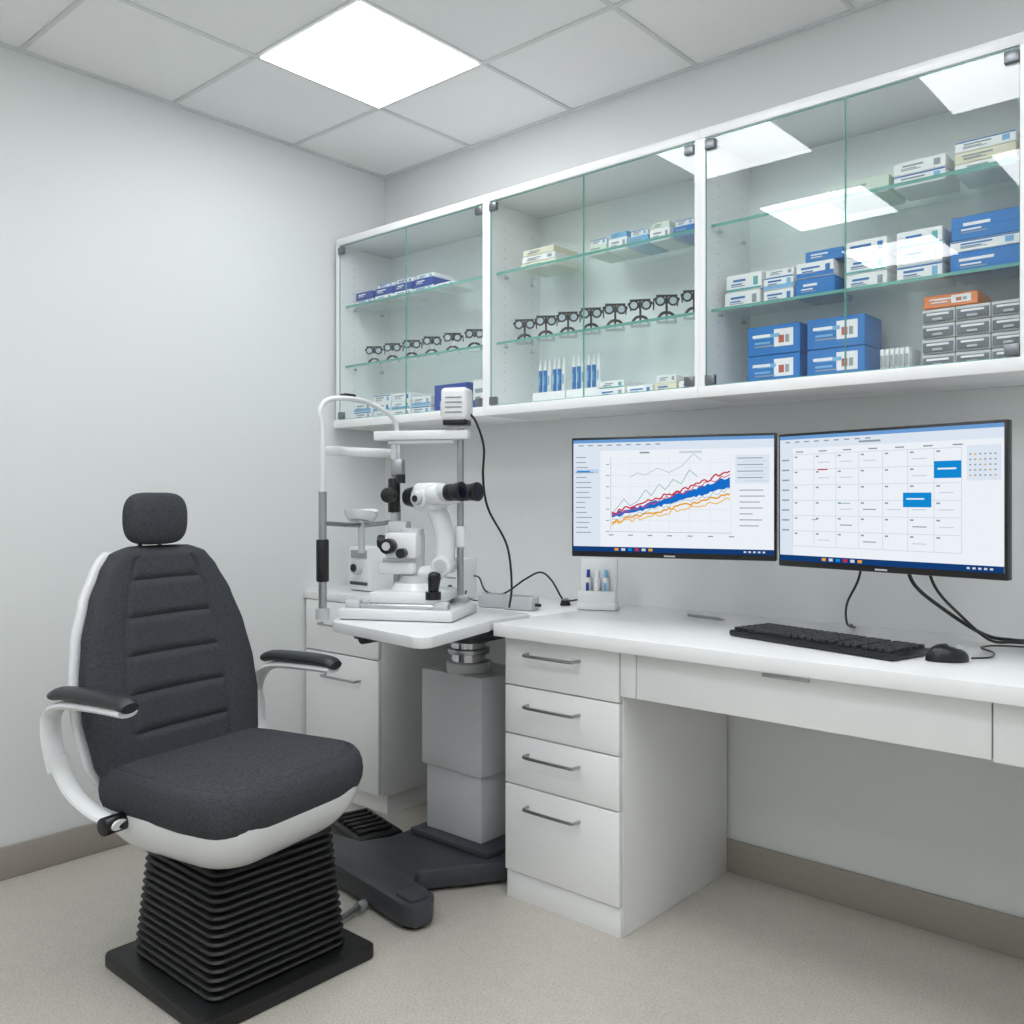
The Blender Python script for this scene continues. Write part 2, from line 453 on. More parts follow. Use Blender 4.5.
for cx in range(3):
    for rz in range(4):
        x = 2.235+cx*.076; z = FLOORZ+E+.018+rz*.036
        b.box((x, -.14, z), (.074, .13, .034), GREYP, .002)
        b.box((x, -.207, z-.002), (.068, .006, .024), DR, .002)
        b.box((x, -.2105, z+.004), (.05, .003, .005), BOXW, .001)
        b.box((x, -.2125, z-.008), (.022, .006, .005), GREYP, .001)
b.make('parts_drawer_organizer')
b = B(); carton(b, 2.26, FLOORZ+.147, .12, .030, .12, -.14, ORANGE, None, BOXW, BOXW)
b.make('orange_carton')

# ------------------------------------------------------------------ desk
DZ = 0.775; DF = -0.62; PF = -0.58
e = empty('office_desk')
b = B(); b.bx(1.18, 3.40, DF, -0.001, DZ-.036, DZ, WHITE, .002); b.make('desk_top', e)
def handle(b, x0, x1, y, z):
    b.tube([(x0, y+.0, z), (x0+.004, y-.022, z), (x0+.02, y-.027, z-.001), (x1-.02, y-.027, z-.001), (x1-.004, y-.022, z), (x1, y, z)], .0045, STEEL, n=5, seg=8)
b = B()
b.bx(1.19, 1.58, PF+.018, -0.014, 0.0, DZ-.036, WHITE, .001)
b.bx(1.192, 1.578, PF+.006, PF+.02, 0.0, .076, WHITE, .001)
b.make('pedestal_carcass', e)
for k, (z0, z1, hz) in enumerate(((.603, .735, .694), (.4665, .599, .552), (.3255, .4625, .415), (.080, .3215, .271))):
    b = B(); b.bx(1.19, 1.578, PF, PF+.017, z0, z1, WHITE, .0015)
    handle(b, 1.275, 1.452, PF, hz)
    b.make('drawer_%d' % (k+1), e)
b = B()
b.bx(1.582, 1.628, PF, PF+.018, .621, .735, WHITE, .001)
b.bx(2.443, 3.05, PF, PF+.018, .617, .735, WHITE, .001)
b.bx(1.582, 3.05, PF+.02, PF+.036, .630, DZ-.036, WHITE)
b.bx(3.05, 3.39, PF+.018, -.014, 0, DZ-.036, WHITE, .001)
b.bx(3.05, 3.39, PF, PF+.017, .08, .735, WHITE, .001)
b.make('apron_and_end_cabinet', e)
b = B(); b.bx(1.631, 2.440, PF-.001, PF+.017, .621, .732, WHITE, .0015)
b.bx(1.97, 2.08, PF-.006, PF+.003, .722, .729, STEEL, .001)
b.make('keyboard_drawer', e)

# side counter
e = empty('side_counter_cabinet')
b = B(); b.bx(0.001, 1.1795, -.41, -.001, DZ-.030, DZ-.0, WHITE, .002); b.make('counter_top', e)
b = B()
b.bx(0.014, .44, -.39, -.014, .07, DZ-.030, WHITE, .001)
b.bx(0.014, .43, -.36, -.014, 0, .07, WHITE)
b.make('carcass', e)
b = B(); b.bx(.016, .438, -.408, -.391, .556, .742, WHITE, .0015); handle(b, .12, .30, -.408, .66); b.make('drawer', e)
b = B(); b.bx(.016, .438, -.408, -.391, .080, .551, WHITE, .0015); handle(b, .14, .34, -.408, .47); b.make('cabinet_door', e)

# ------------------------------------------------------------------ monitors
SCR = emis('screen_white', (238, 243, 250), 0.98)
def pal(n, c, s=0.95): return emis('screen_'+n, c, s)
CTB = pal('taskbar', (20, 62, 120)); CTL = pal('titlebar', (110, 160, 215)); CLG = pal('light_grey', (208, 215, 224))
CG = pal('grey', (150, 158, 168)); CB = pal('blue', (20, 140, 215)); CR = pal('red', (205, 45, 75)); CO = pal('orange', (235, 165, 45))
CGR = pal('green', (80, 150, 132)); CDB = pal('deep_blue', (24, 112, 205)); CSB = pal('sidebar', (224, 234, 246))
def monitor(cx, cy, ang, w, content, zc=1.128):
    h = 0.33
    e = empty('computer_monitor', (cx, cy, zc), ang)
    b = B()
    b.box((0, .012, 0), (w, .022, h), BLACK, .003)
    b.box((0, .035, -.01), (w*.55, .03, h*.55), BLACK, .01)
    b.box((0, .0012, -h/2+.006), (.03, .001, .004), GREYP)
    b.make('bezel_and_back', e)
    b = B()
    b.cyl((0, .05, 0), (0, .09, 0), .035, BLACK)
    b.box((0, .09, 0), (.1, .012, .1), BLACK, .003)
    dy = -cy-.001
    wall = Vector((dy*math.sin(ang), dy*math.cos(ang), 0))
    n = wall.normalized()
    b.cyl(Vector((0, .09, 0)), wall-n*.012, .018, BLACK)
    b.cyl(wall-n*.014, wall, .05, BLACK)
    b.make('wall_mount_arm', e)
    sw, sh = w-.012, h-.022; y = -.0006
    b = B()
    z00 = -h/2+.015
    def P(u, v, l): return (-sw/2+u*sw, y-.00025*l, z00+v*sh)
    def R(u0, u1, v0, v1, m, l=1):
        b.quad([P(u0, v0, l), P(u1, v0, l), P(u1, v1, l), P(u0, v1, l)], m)
    def Q(pts, m, l): b.quad([P(u, v, l) for u, v in pts], m)
    def LN(pts, t, m, l=3):
        q = [Vector(P(u, v, l)) for u, v in pts]
        for p, r in zip(q[:-1], q[1:]):
            d = (r-p); d.normalize(); nn = Vector((-d.z, 0, d.x))*t/2
            b.quad([p-nn, r-nn, r+nn, p+nn], m)
    R(0, 1, 0, 1, SCR, 0)
    R(0, 1, 0, .045, CTB, 2); R(0, 1, .972, 1, CTL, 2); R(0, 1, .90, .972, CSB, 1)
    for k in range(6): R(.22+.035*k, .24+.035*k, .012, .034, [CO, CLG, CB, CR, CLG, CO][k], 3)
    for k in range(5): R(.86+.022*k, .872+.022*k, .016, .03, CLG, 3)
    for k in range(9): R(.03+.05*k, .055+.05*k, .945, .955, CG, 3)
    content(R, LN, Q)
    b.make('screen', e)
    return e
def chart(R, LN, Q):
    R(0, .145, .045, .90, CSB, 1)
    for k in range(16): R(.015, .06+random.random()*.06, .84-.045*k, .848-.045*k, CG, 3)
    R(.01, .135, .70, .735, pal('sel', (190, 212, 238)), 2)
    R(.02, .09, .712, .724, CB, 3)
    for k in range(7): LN([(.20, .18+.1*k), (.80, .18+.1*k)], .0006, CLG, 2)
    for k in range(7): LN([(.20+.1*k, .18), (.20+.1*k, .84)], .0006, CLG, 2)
    LN([(.20, .84), (.20, .18), (.80, .18)], .0010, CG, 3)
    for k in range(7):
        R(.175, .192, .175+.1*k, .183+.1*k, CG, 3); R(.19+.1*k, .215+.1*k, .145, .155, CG, 3)
    n = 44; random.seed(3)
    def band(lo0, lo1, hi0, hi1, p, m, l, amp):
        prev = None
        for i in range(n+1):
            f = i/n; u = .205+.59*f
            lo = lo0+(lo1-lo0)*f**p+random.uniform(-amp, amp); hi = hi0+(hi1-hi0)*f**p+random.uniform(-amp, amp)
            if prev: Q([(prev[0], prev[1]), (u, lo), (u, hi), (prev[0], prev[2])], m, l)
            prev = (u, lo, hi)
    def series(a, c, amp, m, t, p=1.0, l=4):
        LN([(.205+.59*i/n, a+(c-a)*((i/n)**p)+random.uniform(-amp, amp)) for i in range(n+1)], t, m, l)
    band(.31, .57, .345, .66, 1.15, CDB, 4, .012)
    series(.35, .71, .020, CR, .0040, 1.15, 6); series(.33, .68, .022, CR, .0022, 1.15, 7)
    series(.26, .51, .016, CO, .0045, 1.0, 8); series(.245, .47, .020, pal('amber', (240, 190, 90)), .0030, 1.0, 9)
    series(.28, .55, .020, CGR, .0010, 1.0, 10)
    LN([(.21, .34), (.27, .47), (.30, .41), (.34, .45), (.38, .55), (.41, .50), (.45, .60), (.48, .55), (.52, .64), (.56, .60), (.60, .72), (.64, .66)], .0014, CGR, 11)
    LN([(.30, .66), (.34, .70), (.38, .68), (.44, .74), (.50, .70), (.56, .75), (.62, .86), (.66, .80)], .0010, CGR, 11)
    R(.55, .66, .865, .885, CLG, 3); R(.35, .40, .87, .885, CG, 3)
    R(.82, .98, .60, .84, CSB, 1)
    for k in range(4): R(.83, .95, .81-.055*k, .818-.055*k, CG, 3); R(.86, .97, .785-.055*k, .791-.055*k, CLG, 3)
    for k in range(7): R(.84, .90+random.random()*.06, .54-.05*k, .548-.05*k, CG, 3)
def cal(R, LN, Q):
    R(0, .07, .045, .90, CSB, 1)
    for k in range(8): R(.012, .05, .80-.08*k, .812-.08*k, CG, 3)
    for k in range(7): R(.085+.12*k, .125+.12*k, .865, .875, CG, 3)
    R(.40, .50, .92, .935, CG, 3)
    for k in range(8): LN([(.07+.11*k, .12), (.07+.11*k, .85)], .0013, CLG, 3)
    for k in range(7): LN([(.07, .12+.1216*k), (.84, .12+.1216*k)], .0013, CLG, 3)
    random.seed(5)
    for i in range(7):
        for j in range(6):
            R(.08+.11*i, .095+.11*i, .215+.1216*j, .227+.1216*j, CG, 4)
            if random.random() < .5: R(.09+.11*i, .15+.11*i, .17+.1216*j, .178+.1216*j, CG if random.random() < .3 else CLG, 4)
    R(.73, .84, .64, .76, CB, 5); R(.745, .82, .70, .712, SCR, 6)
    R(.60, .72, .435, .54, CB, 5); R(.615, .69, .49, .50, SCR, 6)
    R(.20, .25, .72, .73, CR, 5); R(.30, .36, .46, .465, CGR, 5); R(.17, .20, .33, .335, CGR, 5)
    R(.86, .99, .62, .86, CSB, 1)
    for i in range(6):
        for j in range(5): R(.87+.019*i, .878+.019*i, .65+.036*j, .66+.036*j, CO if (i+j) % 5 == 0 else CG, 4)
monitor(1.611, -.392, math.radians(18.3), .554, chart)
monitor(2.166, -.392, math.radians(-10.9), .552, cal, 1.120)

# monitor cables
b = B()
b.tube([(2.10, -.32, 1.0), (2.085, -.31, .93), (2.03, -.24, .86), (2.0, -.16, .80), (1.99, -.08, DZ+.006), (1.96, -.03, DZ+.006)], .003, BLACK)
b.tube([(2.20, -.33, 1.0), (2.21, -.31, .93), (2.25, -.24, .87), (2.31, -.12, .80), (2.36, -.06, DZ+.008), (2.44, -.03, DZ+.008)], .0045, BLACK)
b.tube([(2.24, -.33, 1.0), (2.26, -.31, .92), (2.29, -.22, .85), (2.33, -.14, .79), (2.37, -.09, DZ+.007), (2.44, -.06, DZ+.007)], .0035, BLACK)
b.make('monitor_cables')

# keyboard
e = empty('computer_keyboard', (2.030, -.385, DZ+.001), math.radians(-14))
b = B(); b.box((0, 0, .008), (.455, .150, .016), BLACK, .005); b.make('keyboard_case', e)
b = B()
KEY = mat('keycap_black', (42, 43, 47), 0.45)
for r in range(6):
    y = .057-r*.0228
    for (xs, xe) in ((-.219, .075), (.081, .136), (.144, .219)):
        n = max(1, round((xe-xs)/.0195)); w = (xe-xs)/n
        if r == 5 and n > 10:
            for k in range(3): b.box((xs+w*(k+.5), y, .019), (w*.82, .017, .009), KEY, .002)
            b.box((xs+w*6, y, .019), (w*5.8, .017, .009), KEY, .002)
            for k in range(9, n): b.box((xs+w*(k+.5), y, .019), (w*.82, .017, .009), KEY, .002)
        else:
            for k in range(n): b.box((xs+w*(k+.5), y, .019), (w*.82, .017, .009), KEY, .002)
b.make('keys', e)
# mouse
e = empty('computer_mouse', (2.315, -.42, DZ+.001), math.radians(-55))
b = B(); R = []
for k in range(9):
    a = k/8*math.pi/2; s = math.cos(a)**0.6 if k < 8 else .12
    z = .032*math.sin(a)
    R.append([(.029*s*math.cos(t), .044*s*math.sin(t)+.004*math.sin(a), z*(1-.15*math.sin(t))) for t in [2*math.pi*j/28 for j in range(28)]])
b.rings(R, BLACK); b.make('mouse_body', e)
b = B(); b.cyl((-.003, .026, .027), (.003, .026, .027), .007, GREYP, seg=16); b.make('scroll_wheel', e)
b = B()
b.tube([(2.355, -.385, DZ+.006), (2.38, -.34, DZ+.005), (2.37, -.27, DZ+.005), (2.33, -.21, DZ+.005), (2.36, -.15, DZ+.005), (2.48, -.12, DZ+.005), (2.60, -.08, DZ+.005)], .0022, BLACK)
b.make('mouse_cable')
b = B(); b.cyl((1.515, -.13, DZ+.0055), (1.635, -.155, DZ+.0055), .0045, MGREY, seg=12); b.cyl((1.635, -.155, DZ+.0055), (1.65, -.158, DZ+.0055), .0045, STEEL, .001, 12)
b.make('ballpoint_pen')

# dropper stand on desk
e = empty('eyedrop_display_stand', (1.215, -.17, DZ+.001), math.radians(25))
b = B()
b.box((0, 0, .012), (.125, .07, .024), WHITEP, .006)
b.box((0, .015, .085), (.12, .012, .15), WHITEP, .006, rot=(math.radians(-6), 0, 0))
b.box((0, -.028, .035), (.118, .006, .05), WHITEP, .002)
b.make('stand', e)
b = B()
for k, c in enumerate((BLUED, BOXW, BLUEL)):
    x = -.03+.028*k
    b.cyl((x, -.008, .026), (x, -.004, .10), .010, BOXW, seg=14)
    b.cyl((x, -.004, .10), (x, -.002, .125), .006, c, .005, seg=12)
    b.box((x, -.019, .065), (.010, .001, .04), c)
b.make('dropper_bottles', e)
b = B(); b.cyl((1.07, -.15, DZ+.001), (1.07, -.15, DZ+.018), .018, BLACK, .014); b.cyl((1.07, -.15, DZ+.018), (1.07, -.15, DZ+.024), .01, STEEL); b.make('cable_grommet')

# ------------------------------------------------------------------ slit lamp table
TZ = DZ+.008
e = empty('slit_lamp_table')
b = B()
poly = [(.84, -.915), (.865, -.93), (1.235, -.975), (1.262, -.968), (1.268, -.94), (1.185, -.64), (1.172, -.62), (1.165, -.45), (1.145, -.425), (.60, -.425), (.57, -.44), (.53, -.585), (.535, -.61)]
b.prism(poly, TZ-.03, TZ, WHITEP, .004); b.make('table_top', e)
b = B()
b.bx(.78, 1.12, -.82, -.50, TZ-.055, TZ-.031, DGREY, .004)
b.box((.86, -.80, TZ-.052), (.10, .05, .03), BLACK, .006, rot=(0, 0, -.15))
b.cyl((.90, -.86, TZ-.05), (.90, -.83, TZ-.05), .018, BLACK)
b.cyl((.74, -.72, TZ-.045), (1.12, -.76, TZ-.045), .008, BLACK)
b.make('under_bracket', e)
b = B()
b.cyl((.93, -.46, .585), (.93, -.46, TZ-.055), .055, CHROME, seg=32)
b.cyl((.93, -.46, .585), (.93, -.46, .620), .070, GREYP, seg=32, bev=.004)
b.cyl((.93, -.46, .645), (.93, -.46, .662), .066, STEEL, seg=32, bev=.004)
b.cyl((.93, -.46, .680), (.93, -.46, .692), .066, STEEL, seg=32, bev=.004)
b.box((.95, -.52, TZ-.07), (.26, .18, .02), DGREY, .004)
b.make('lift_piston', e)
b = B()
b.bx(.79, 1.05, -.53, -.31, .29, .590, GREYP, .006)
b.bx(.802, 1.038, -.518, -.322, .09, .289, GREYP, .004)
b.make('lift_column', e)
b = B()
b.prism([(.50, -.78), (.53, -.83), (1.12, -.915), (1.165, -.90), (1.175, -.85), (1.14, -.81), (1.04, -.79), (1.00, -.74), (1.16, -.50), (1.16, -.28), (.74, -.28), (.74, -.62), (.70, -.70), (.53, -.725), (.50, -.745)], .010, .072, DGREY, .01)
b.prism([(.77, -.56), (1.10, -.56), (1.10, -.29), (.77, -.29)], .072, .09, DGREY, .004)
b.box((1.115, -.865, .075), (.07, .06, .012), DGREY, .005, rot=(0, 0, -.12))
for p in ((.55, -.77), (1.12, -.865), (.80, -.34), (1.10, -.34)):
    b.cyl((p[0], p[1], 0), (p[0], p[1], .012), .032, BLACKR, .03)
b.make('base_foot', e)
e2 = empty('foot_pedal')
b = B(); b.box((.56, -.58, .03), (.27, .17, .06), BLACK, .012, rot=(0, 0, -.25)); b.make('pedal_housing', e2)
b = B()
for k in range(6): b.box((.56+(-.09+.036*k)*math.cos(.25), -.58+(-.09+.036*k)*-math.sin(.25), .065), (.016, .12, .012), BLACKR, .004, rot=(0, 0, -.25))
b.make('pedal_treads', e2)

# ------------------------------------------------------------------ slit lamp
ax = math.atan2(.47, .88)
e = empty('slit_lamp_microscope', (.95, -.70, TZ+.0008), ax)
b = B()
b.box((-.02, 0, .016), (.34, .26, .032), WHITEP, .01)
b.cyl((-.17, -.10, .040), (.13, -.10, .040), .008, CHROME); b.cyl((-.17, .10, .040), (.13, .10, .040), .008, CHROME)
for sx in (-.15, .11):
    for sy in (-.10, .10): b.cyl((sx-.02, sy, .040), (sx+.02, sy, .040), .015, GREYP)
b.make('track_base', e)
b = B()
b.box((.0, -.01, .062), (.21, .20, .034), WHITEP, .012)
b.cyl((0, 0, .078), (0, 0, .098), .075, WHITEP, .06, 32)
b.cyl((0, 0, .098), (0, 0, .118), .05, GREYP, .045, 32)
b.make('cross_slide', e)
b = B()
b.cyl((.085, -.10, .06), (.085, -.10, .082), .022, BLACK)
b.cyl((.085, -.10, .08), (.09, -.105, .125), .014, BLACK, .019, 20, .004)
b.sph((.09, -.105, .127), .018, BLACK, (1, 1, .6))
b.make('joystick', e)
b = B()
b.cyl((-.01, 0, .11), (-.01, 0, .255), .036, GREYP, .032, 28, .004)
b.box((-.03, -.01, .205), (.10, .085, .075), WHITEP, .012)
b.box((-.045, -.01, .140), (.11, .075, .035), WHITEP, .008)
b.box((-.045, -.01, .163), (.09, .06, .012), GREYP, .003)
b.cyl((-.06, -.050, .205), (-.06, -.085, .205), .022, BLACK, seg=20, bev=.003)
b.cyl((-.06, -.085, .205), (-.06, -.087, .205), .012, GREYP, seg=20)
b.cyl((-.02, -.050, .185), (-.02, -.078, .185), .014, BLACK, seg=20)
b.cyl((-.075, -.01, .215), (-.11, -.01, .215), .017, BLACK, .02, seg=20)
b.tube([(.0, 0, .12), (.055, -.0, .125), (.085, -.0, .16), (.088, 0, .22), (.075, 0, .28), (.06, 0, .31)], .024, WHITEP, seg=16, flat=1.2)
b.cyl((.088, -.045, .15), (.088, .045, .15), .028, WHITEP, seg=24, bev=.003)
b.cyl((.088, -.046, .15), (.088, -.050, .15), .018, GREYP, seg=24)
b.make('pivot_column_and_arm', e)
b = B()
b.box((.045, 0, .345), (.085, .085, .082), WHITEP, .02, seg=4)
b.cyl((-.0, 0, .345), (.02, 0, .345), .036, GREYP, seg=28)
b.cyl((-.045, 0, .345), (.0, 0, .345), .026, BLACK, .034, 28, .003)
b.cyl((.045, -.055, .340), (.045, .055, .340), .026, WHITEP, seg=24, bev=.003)
b.cyl((.045, -.070, .340), (.045, -.054, .340), .018, GREYP, seg=24, bev=.003)
b.cyl((.045, -.072, .340), (.045, -.069, .340), .010, BLACK, seg=24)
for sy in (-.036, .036):
    b.cyl((.075, sy*.8, .350), (.118, sy*1.02, .356), .030, WHITEP, .028, 24, .004)
    b.cyl((.118, sy, .356), (.150, sy, .358), .021, GREYP, .021, 24)
    b.cyl((.136, sy, .357), (.158, sy, .358), .024, BLACK, .024, 24, .002)
    b.cyl((.157, sy, .358), (.190, sy, .360), .023, BLACKR, .028, 24, .003)
    b.cyl((.1895, sy, .360), (.192, sy, .360), .018, LENS, seg=20)
o = b.make('binocular_microscope', e)
pv = Vector((.045, 0, 0)); o.matrix_local = Matrix.Translation(pv) @ Matrix.Rotation(math.radians(-22), 4, 'Z') @ Matrix.Translation(-pv)
b = B()
b.cyl((-.075, .02, .24), (-.075, .02, .535), .010, GREYP, seg=18)
b.cyl((-.075, .02, .30), (-.075, .02, .40), .018, BLACK, seg=20, bev=.003)
b.cyl((-.075, -.01, .350), (-.075, -.035, .350), .022, BLACK, seg=20, bev=.002)
b.cyl((-.04, -.02, .385), (-.04, -.02, .41), .014, BLACK, seg=16)
b.box((-.055, .01, .255), (.06, .05, .04), GREYP, .008)
b.box((-.06, .015, .43), (.035, .035, .05), STEEL, .004)
b.box((.01, .02, .525), (.29, .034, .028), WHITEP, .006)
b.box((.01, .02, .505), (.20, .022, .012), GREYP, .003)
b.cyl((.125, .03, .06), (.125, .03, .545), .010, STEEL, seg=16)
b.cyl((.125, .03, .20), (.125, .03, .26), .017, WHITEP, seg=16, bev=.002)
b.box((.118, .02, .560), (.070, .06, .018), BLACK, .004)
b.box((.118, .02, .612), (.080, .072, .094), WHITEP, .012, seg=3)
for k in range(4): b.box((.118, -.017, .588+k*.014), (.05, .003, .004), MGREY, .001)
b.box((.077, .02, .60), (.004, .05, .04), GREYP, .001)
b.make('illumination_tower', e)
b = B()
p1 = (-.235, -.125); p2 = (-.11, .14)
b.tube([(p1[0], p1[1], -.0), (p1[0], p1[1], .30), (p1[0], p1[1], .53), (p1[0]-.004, p1[1]-.006, .59), (p1[0]+.01, p1[1]+.02, .622), (p1[0]+.05, p1[1]+.08, .630), (p2[0]-.05, p2[1]-.09, .624), (p2[0]-.01, p2[1]-.02, .59), (p2[0], p2[1], .53), (p2[0], p2[1], .30), (p2[0], p2[1], 0)], .0075, WHITEP, n=10, seg=12)
b.cyl((p1[0], p1[1], .03), (p1[0], p1[1], .36), .0115, STEEL, seg=16)
b.cyl((p1[0], p1[1], .105), (p1[0], p1[1], .225), .018, BLACKR, seg=20, bev=.004)
b.cyl((p1[0], p1[1], .0), (p1[0], p1[1], .03), .020, GREYP, seg=16)
b.cyl((p2[0], p2[1], .0), (p2[0], p2[1], .32), .012, STEEL, seg=16)
mx, my = (p1[0]+p2[0])/2, (p1[1]+p2[1])/2
b.tube([(p1[0], p1[1], .475), (p1[0]+.01, p1[1]+.05, .478), (mx-.045, my+.02, .48), (p2[0]-.02, p2[1]-.05, .478), (p2[0], p2[1], .475)], .014, WHITEP, seg=12, flat=.5, up=(0, 0, 1))
b.box((mx-.03, my-.03, .640), (.04, .03, .014), BLACK, .004, rot=(0, 0, 1.1))
b.tube([(p1[0], p1[1], .27), (mx, my, .262), (p2[0], p2[1], .27)], .007, STEEL, seg=10)
b.cyl((mx, my, .18), (mx, my, .27), .010, GREYP)
b.rings([[(mx+r*1.0*math.cos(t), my+r*1.35*math.sin(t), z+.010*abs(math.sin(t))) for t in [2*math.pi*j/24 for j in range(24)]] for r, z in ((.012, .270), (.036, .272), (.046, .288), (.048, .300), (.042, .298), (.03, .288), (.01, .284))], WHITEP)
b.make('head_and_chin_rest', e)
b = B()
b.tube([(.15, .03, .59), (.175, .02, .56), (.195, .03, .49), (.185, .06, .40), (.19, .10, .31), (.235, .15, .20), (.245, .17, .08), (.235, .18, .010)], .0035, BLACK)
b.make('lamp_cable', e)

# other instruments on counter
b = B(); b.box((.20, -.24, DZ+.086), (.13, .12, .17), WHITEP, .012)
b.cyl((.20, -.301, DZ+.09), (.20, -.325, DZ+.09), .026, GREYP, seg=24, bev=.003); b.cyl((.20, -.325, DZ+.09), (.20, -.33, DZ+.09), .015, BLACK)
b.box((.20, -.302, DZ+.14), (.09, .003, .03), MGREY); b.box((.20, -.302, DZ+.03), (.10, .003, .012), DGREY)
b.box((.12, -.24, DZ+.07), (.03, .06, .09), GREYP, .006)
b.make('lens_meter')
b = B(); b.box((.655, -.22, DZ+.072), (.085, .09, .142), WHITEP, .008)
b.box((.655, -.266, DZ+.11), (.05, .003, .03), GREYP); b.cyl((.655, -.266, DZ+.04), (.655, -.272, DZ+.04), .01, BLACK)
b.box((.655, -.266, DZ+.075), (.05, .003, .006), MGREY)
b.make('power_supply_box')
for (x, y, a) in ((.93, -.34, .25), (1.04, -.335, .2)):
    b = B(); b.box((x, y, DZ+.022), (.10, .055, .042), GREYP, .006, rot=(0, 0, a))
    b.box((x, y, DZ+.0435), (.07, .035, .001), MGREY, rot=(0, 0, a)); b.cyl((x+.05*math.cos(a), y+.05*math.sin(a), DZ+.018), (x+.068*math.cos(a), y+.068*math.sin(a), DZ+.018), .005, BLACK)
    b.make('power_adapter')
b = B()
b.tube([(.705, -.20, DZ+.08), (.74, -.21, DZ+.075), (.80, -.24, DZ+.035), (.86, -.22, DZ+.03), (.93, -.19, DZ+.08), (.98, -.17, DZ+.105), (1.02, -.16, DZ+.08), (1.045, -.135, DZ+.02), (1.05, -.10, DZ+.010), (1.05, -.06, DZ+.010)], .0032, BLACK)
b.tube([(.705, -.24, DZ+.03), (.74, -.28, DZ+.016), (.80, -.31, DZ+.012), (.87, -.34, DZ+.016)], .003, BLACK)
b.make('power_cable')

# ------------------------------------------------------------------ exam chair
CO_ = Vector((.98, -1.29, 0)); CA = math.radians(11)
e = empty('ophthalmic_exam_chair', CO_, CA)
Ri = Matrix.Rotation(-CA, 4, 'Z')
bc = Ri @ (Vector((.950, -1.275, 0))-CO_)
def baseM(o):
    o.location = bc; o.rotation_euler = (0, 0, -CA)
b = B(); b.prism(rrect(.232, .232, .02, 4), 0.0, .034, BLACKR, .006); o = b.make('base_plate', e); baseM(o)
b = B(); R = []; nr = 16
for k in range(nr*4+1):
    f = k/(nr*4); z = .034+f*.290
    hs = .184-.024*f
    ph = (k % 4)
    off = (0, .010, .013, .010)[ph] if k < nr*4 else 0
    off -= .010
    if k == 0: off = -.01
    R.append([(x, y, z) for x, y in rrect(hs+off, hs+off, .030, 5)])
b.rings(R, BLACKR); b.prism(rrect(.135, .135, .03, 4), .323, .345, BLACK, .003); o = b.make('bellows', e, ang=25); baseM(o)
b = B(); R = []
for k in range(15):
    f = k/14
    g = math.sin(f*math.pi/2)**0.75
    z = .295+.128*(1-math.cos(f*math.pi/2))**0.85
    hx = .080+.140*g; hy = .080+.170*g
    R.append([(x-.018, y, z) for x, y in rrect(hx, hy, .05+.05*g, 8)])
b.rings(R, WHITEP); b.make('seat_shell', e)
def pillow(b, outline, z0, z1, rad, dome, m, nz=8, nin=10, warp=None):
    n = len(outline); cx = sum(p[0] for p in outline)/n; cy = sum(p[1] for p in outline)/n
    R = []
    def ring(sc_abs, z, inner=1.0, d=0):
        out = []
        for (x, y) in outline:
            dx, dy = x-cx, y-cy; L = math.hypot(dx, dy)
            k = max(0.0, (L-sc_abs)/L)*inner
            px, py = cx+dx*k, cy+dy*k
            zz = z+d*(1-inner**2)
            if warp: zz += warp(px, py)*(1 if z > (z0+z1)/2 else .6)
            out.append((px, py, zz))
        return out
    R.append(ring(rad, z0, .05)); R.append(ring(rad, z0, .6))
    for k in range(nz+1):
        a = -math.pi/2+math.pi*k/nz
        hh = (z1-z0)/2
        R.append(ring(rad*(1-math.cos(a)), (z0+z1)/2+hh*math.sin(a)))
    R.append(ring(rad, z1-.004, .985)); R.append(ring(rad, z1+.001, .965, dome))
    for k in range(1, nin):
        R.append(ring(rad, z1, 1-k/nin, dome))
    R.append(ring(rad, z1, .01, dome))
    b.rings(R, m)
out = []
for k in range(96):
    t = 2*math.pi*k/96; c, s = math.cos(t), math.sin(t); p = 2/5.0
    x = math.copysign(abs(c)**p, c); y = math.copysign(abs(s)**p, s)
    hw = .257+.010*x
    out.append((-.028+.238*x, hw*y))
b = B(); pillow(b, out, .400, .500, .030, .014, FAB, warp=lambda x, y: -1.0*max(0, x-.10)**2+.12*y*y)
b.make('seat_cushion', e, ang=60)
def backw(f):
    pts = [(0, .208), (.12, .242), (.3, .258), (.45, .256), (.62, .238), (.78, .206), (.9, .168), (.97, .136), (1, .10)]
    for (a, wa), (c, wc) in zip(pts[:-1], pts[1:]):
        if f <= c:
            t = (f-a)/(c-a); t = t*t*(3-2*t)*.3+t*.7
            return wa+(wc-wa)*t
    return pts[-1][1]
ZB0, ZB1 = .440, 1.003
def backx(z): return -.225-.105*((z-ZB0)/(ZB1-ZB0))
SEAMS = (.22, .38, .54, .70, .86)
def backring(f, grow=0, th=.042, push=0, front=True):
    z = ZB0+(ZB1-ZB0)*f
    w = backw(f)+grow
    edge = min(1, (min(f, 1-f)/.05+.06)); edge = math.sqrt(max(0, 1-(1-min(1, edge))**2))
    w *= (.86+.14*edge); t0 = th*max(.2, edge)
    out = []
    n = 140
    for k in range(n):
        t = 2*math.pi*k/n; c, s = math.cos(t), math.sin(t)
        y = math.copysign(abs(c)**.55, c)*w; x = math.copysign(abs(s)**.7, s)*t0
        yy = y/w
        bend = .030*yy*yy
        if front and x > 0:
            seam = 0
            if abs(yy) < .56:
                fl = min([abs(f-zs) for zs in SEAMS])
                seam += .005*(1-math.exp(-(fl/.018)**2))-.002
                for zs in SEAMS: seam -= .003*math.exp(-((f-zs)/.006)**2)
            if .06 < f < .96: seam -= .006*math.exp(-((abs(yy)-.58)/.025)**2)
            x += seam
        out.append((backx(z)+x+bend+push, y, z))
    return out
b = B(); NR = 200
b.rings([backring(k/NR) for k in range(NR+1)], FAB); b.make('backrest_cushion', e, ang=70)
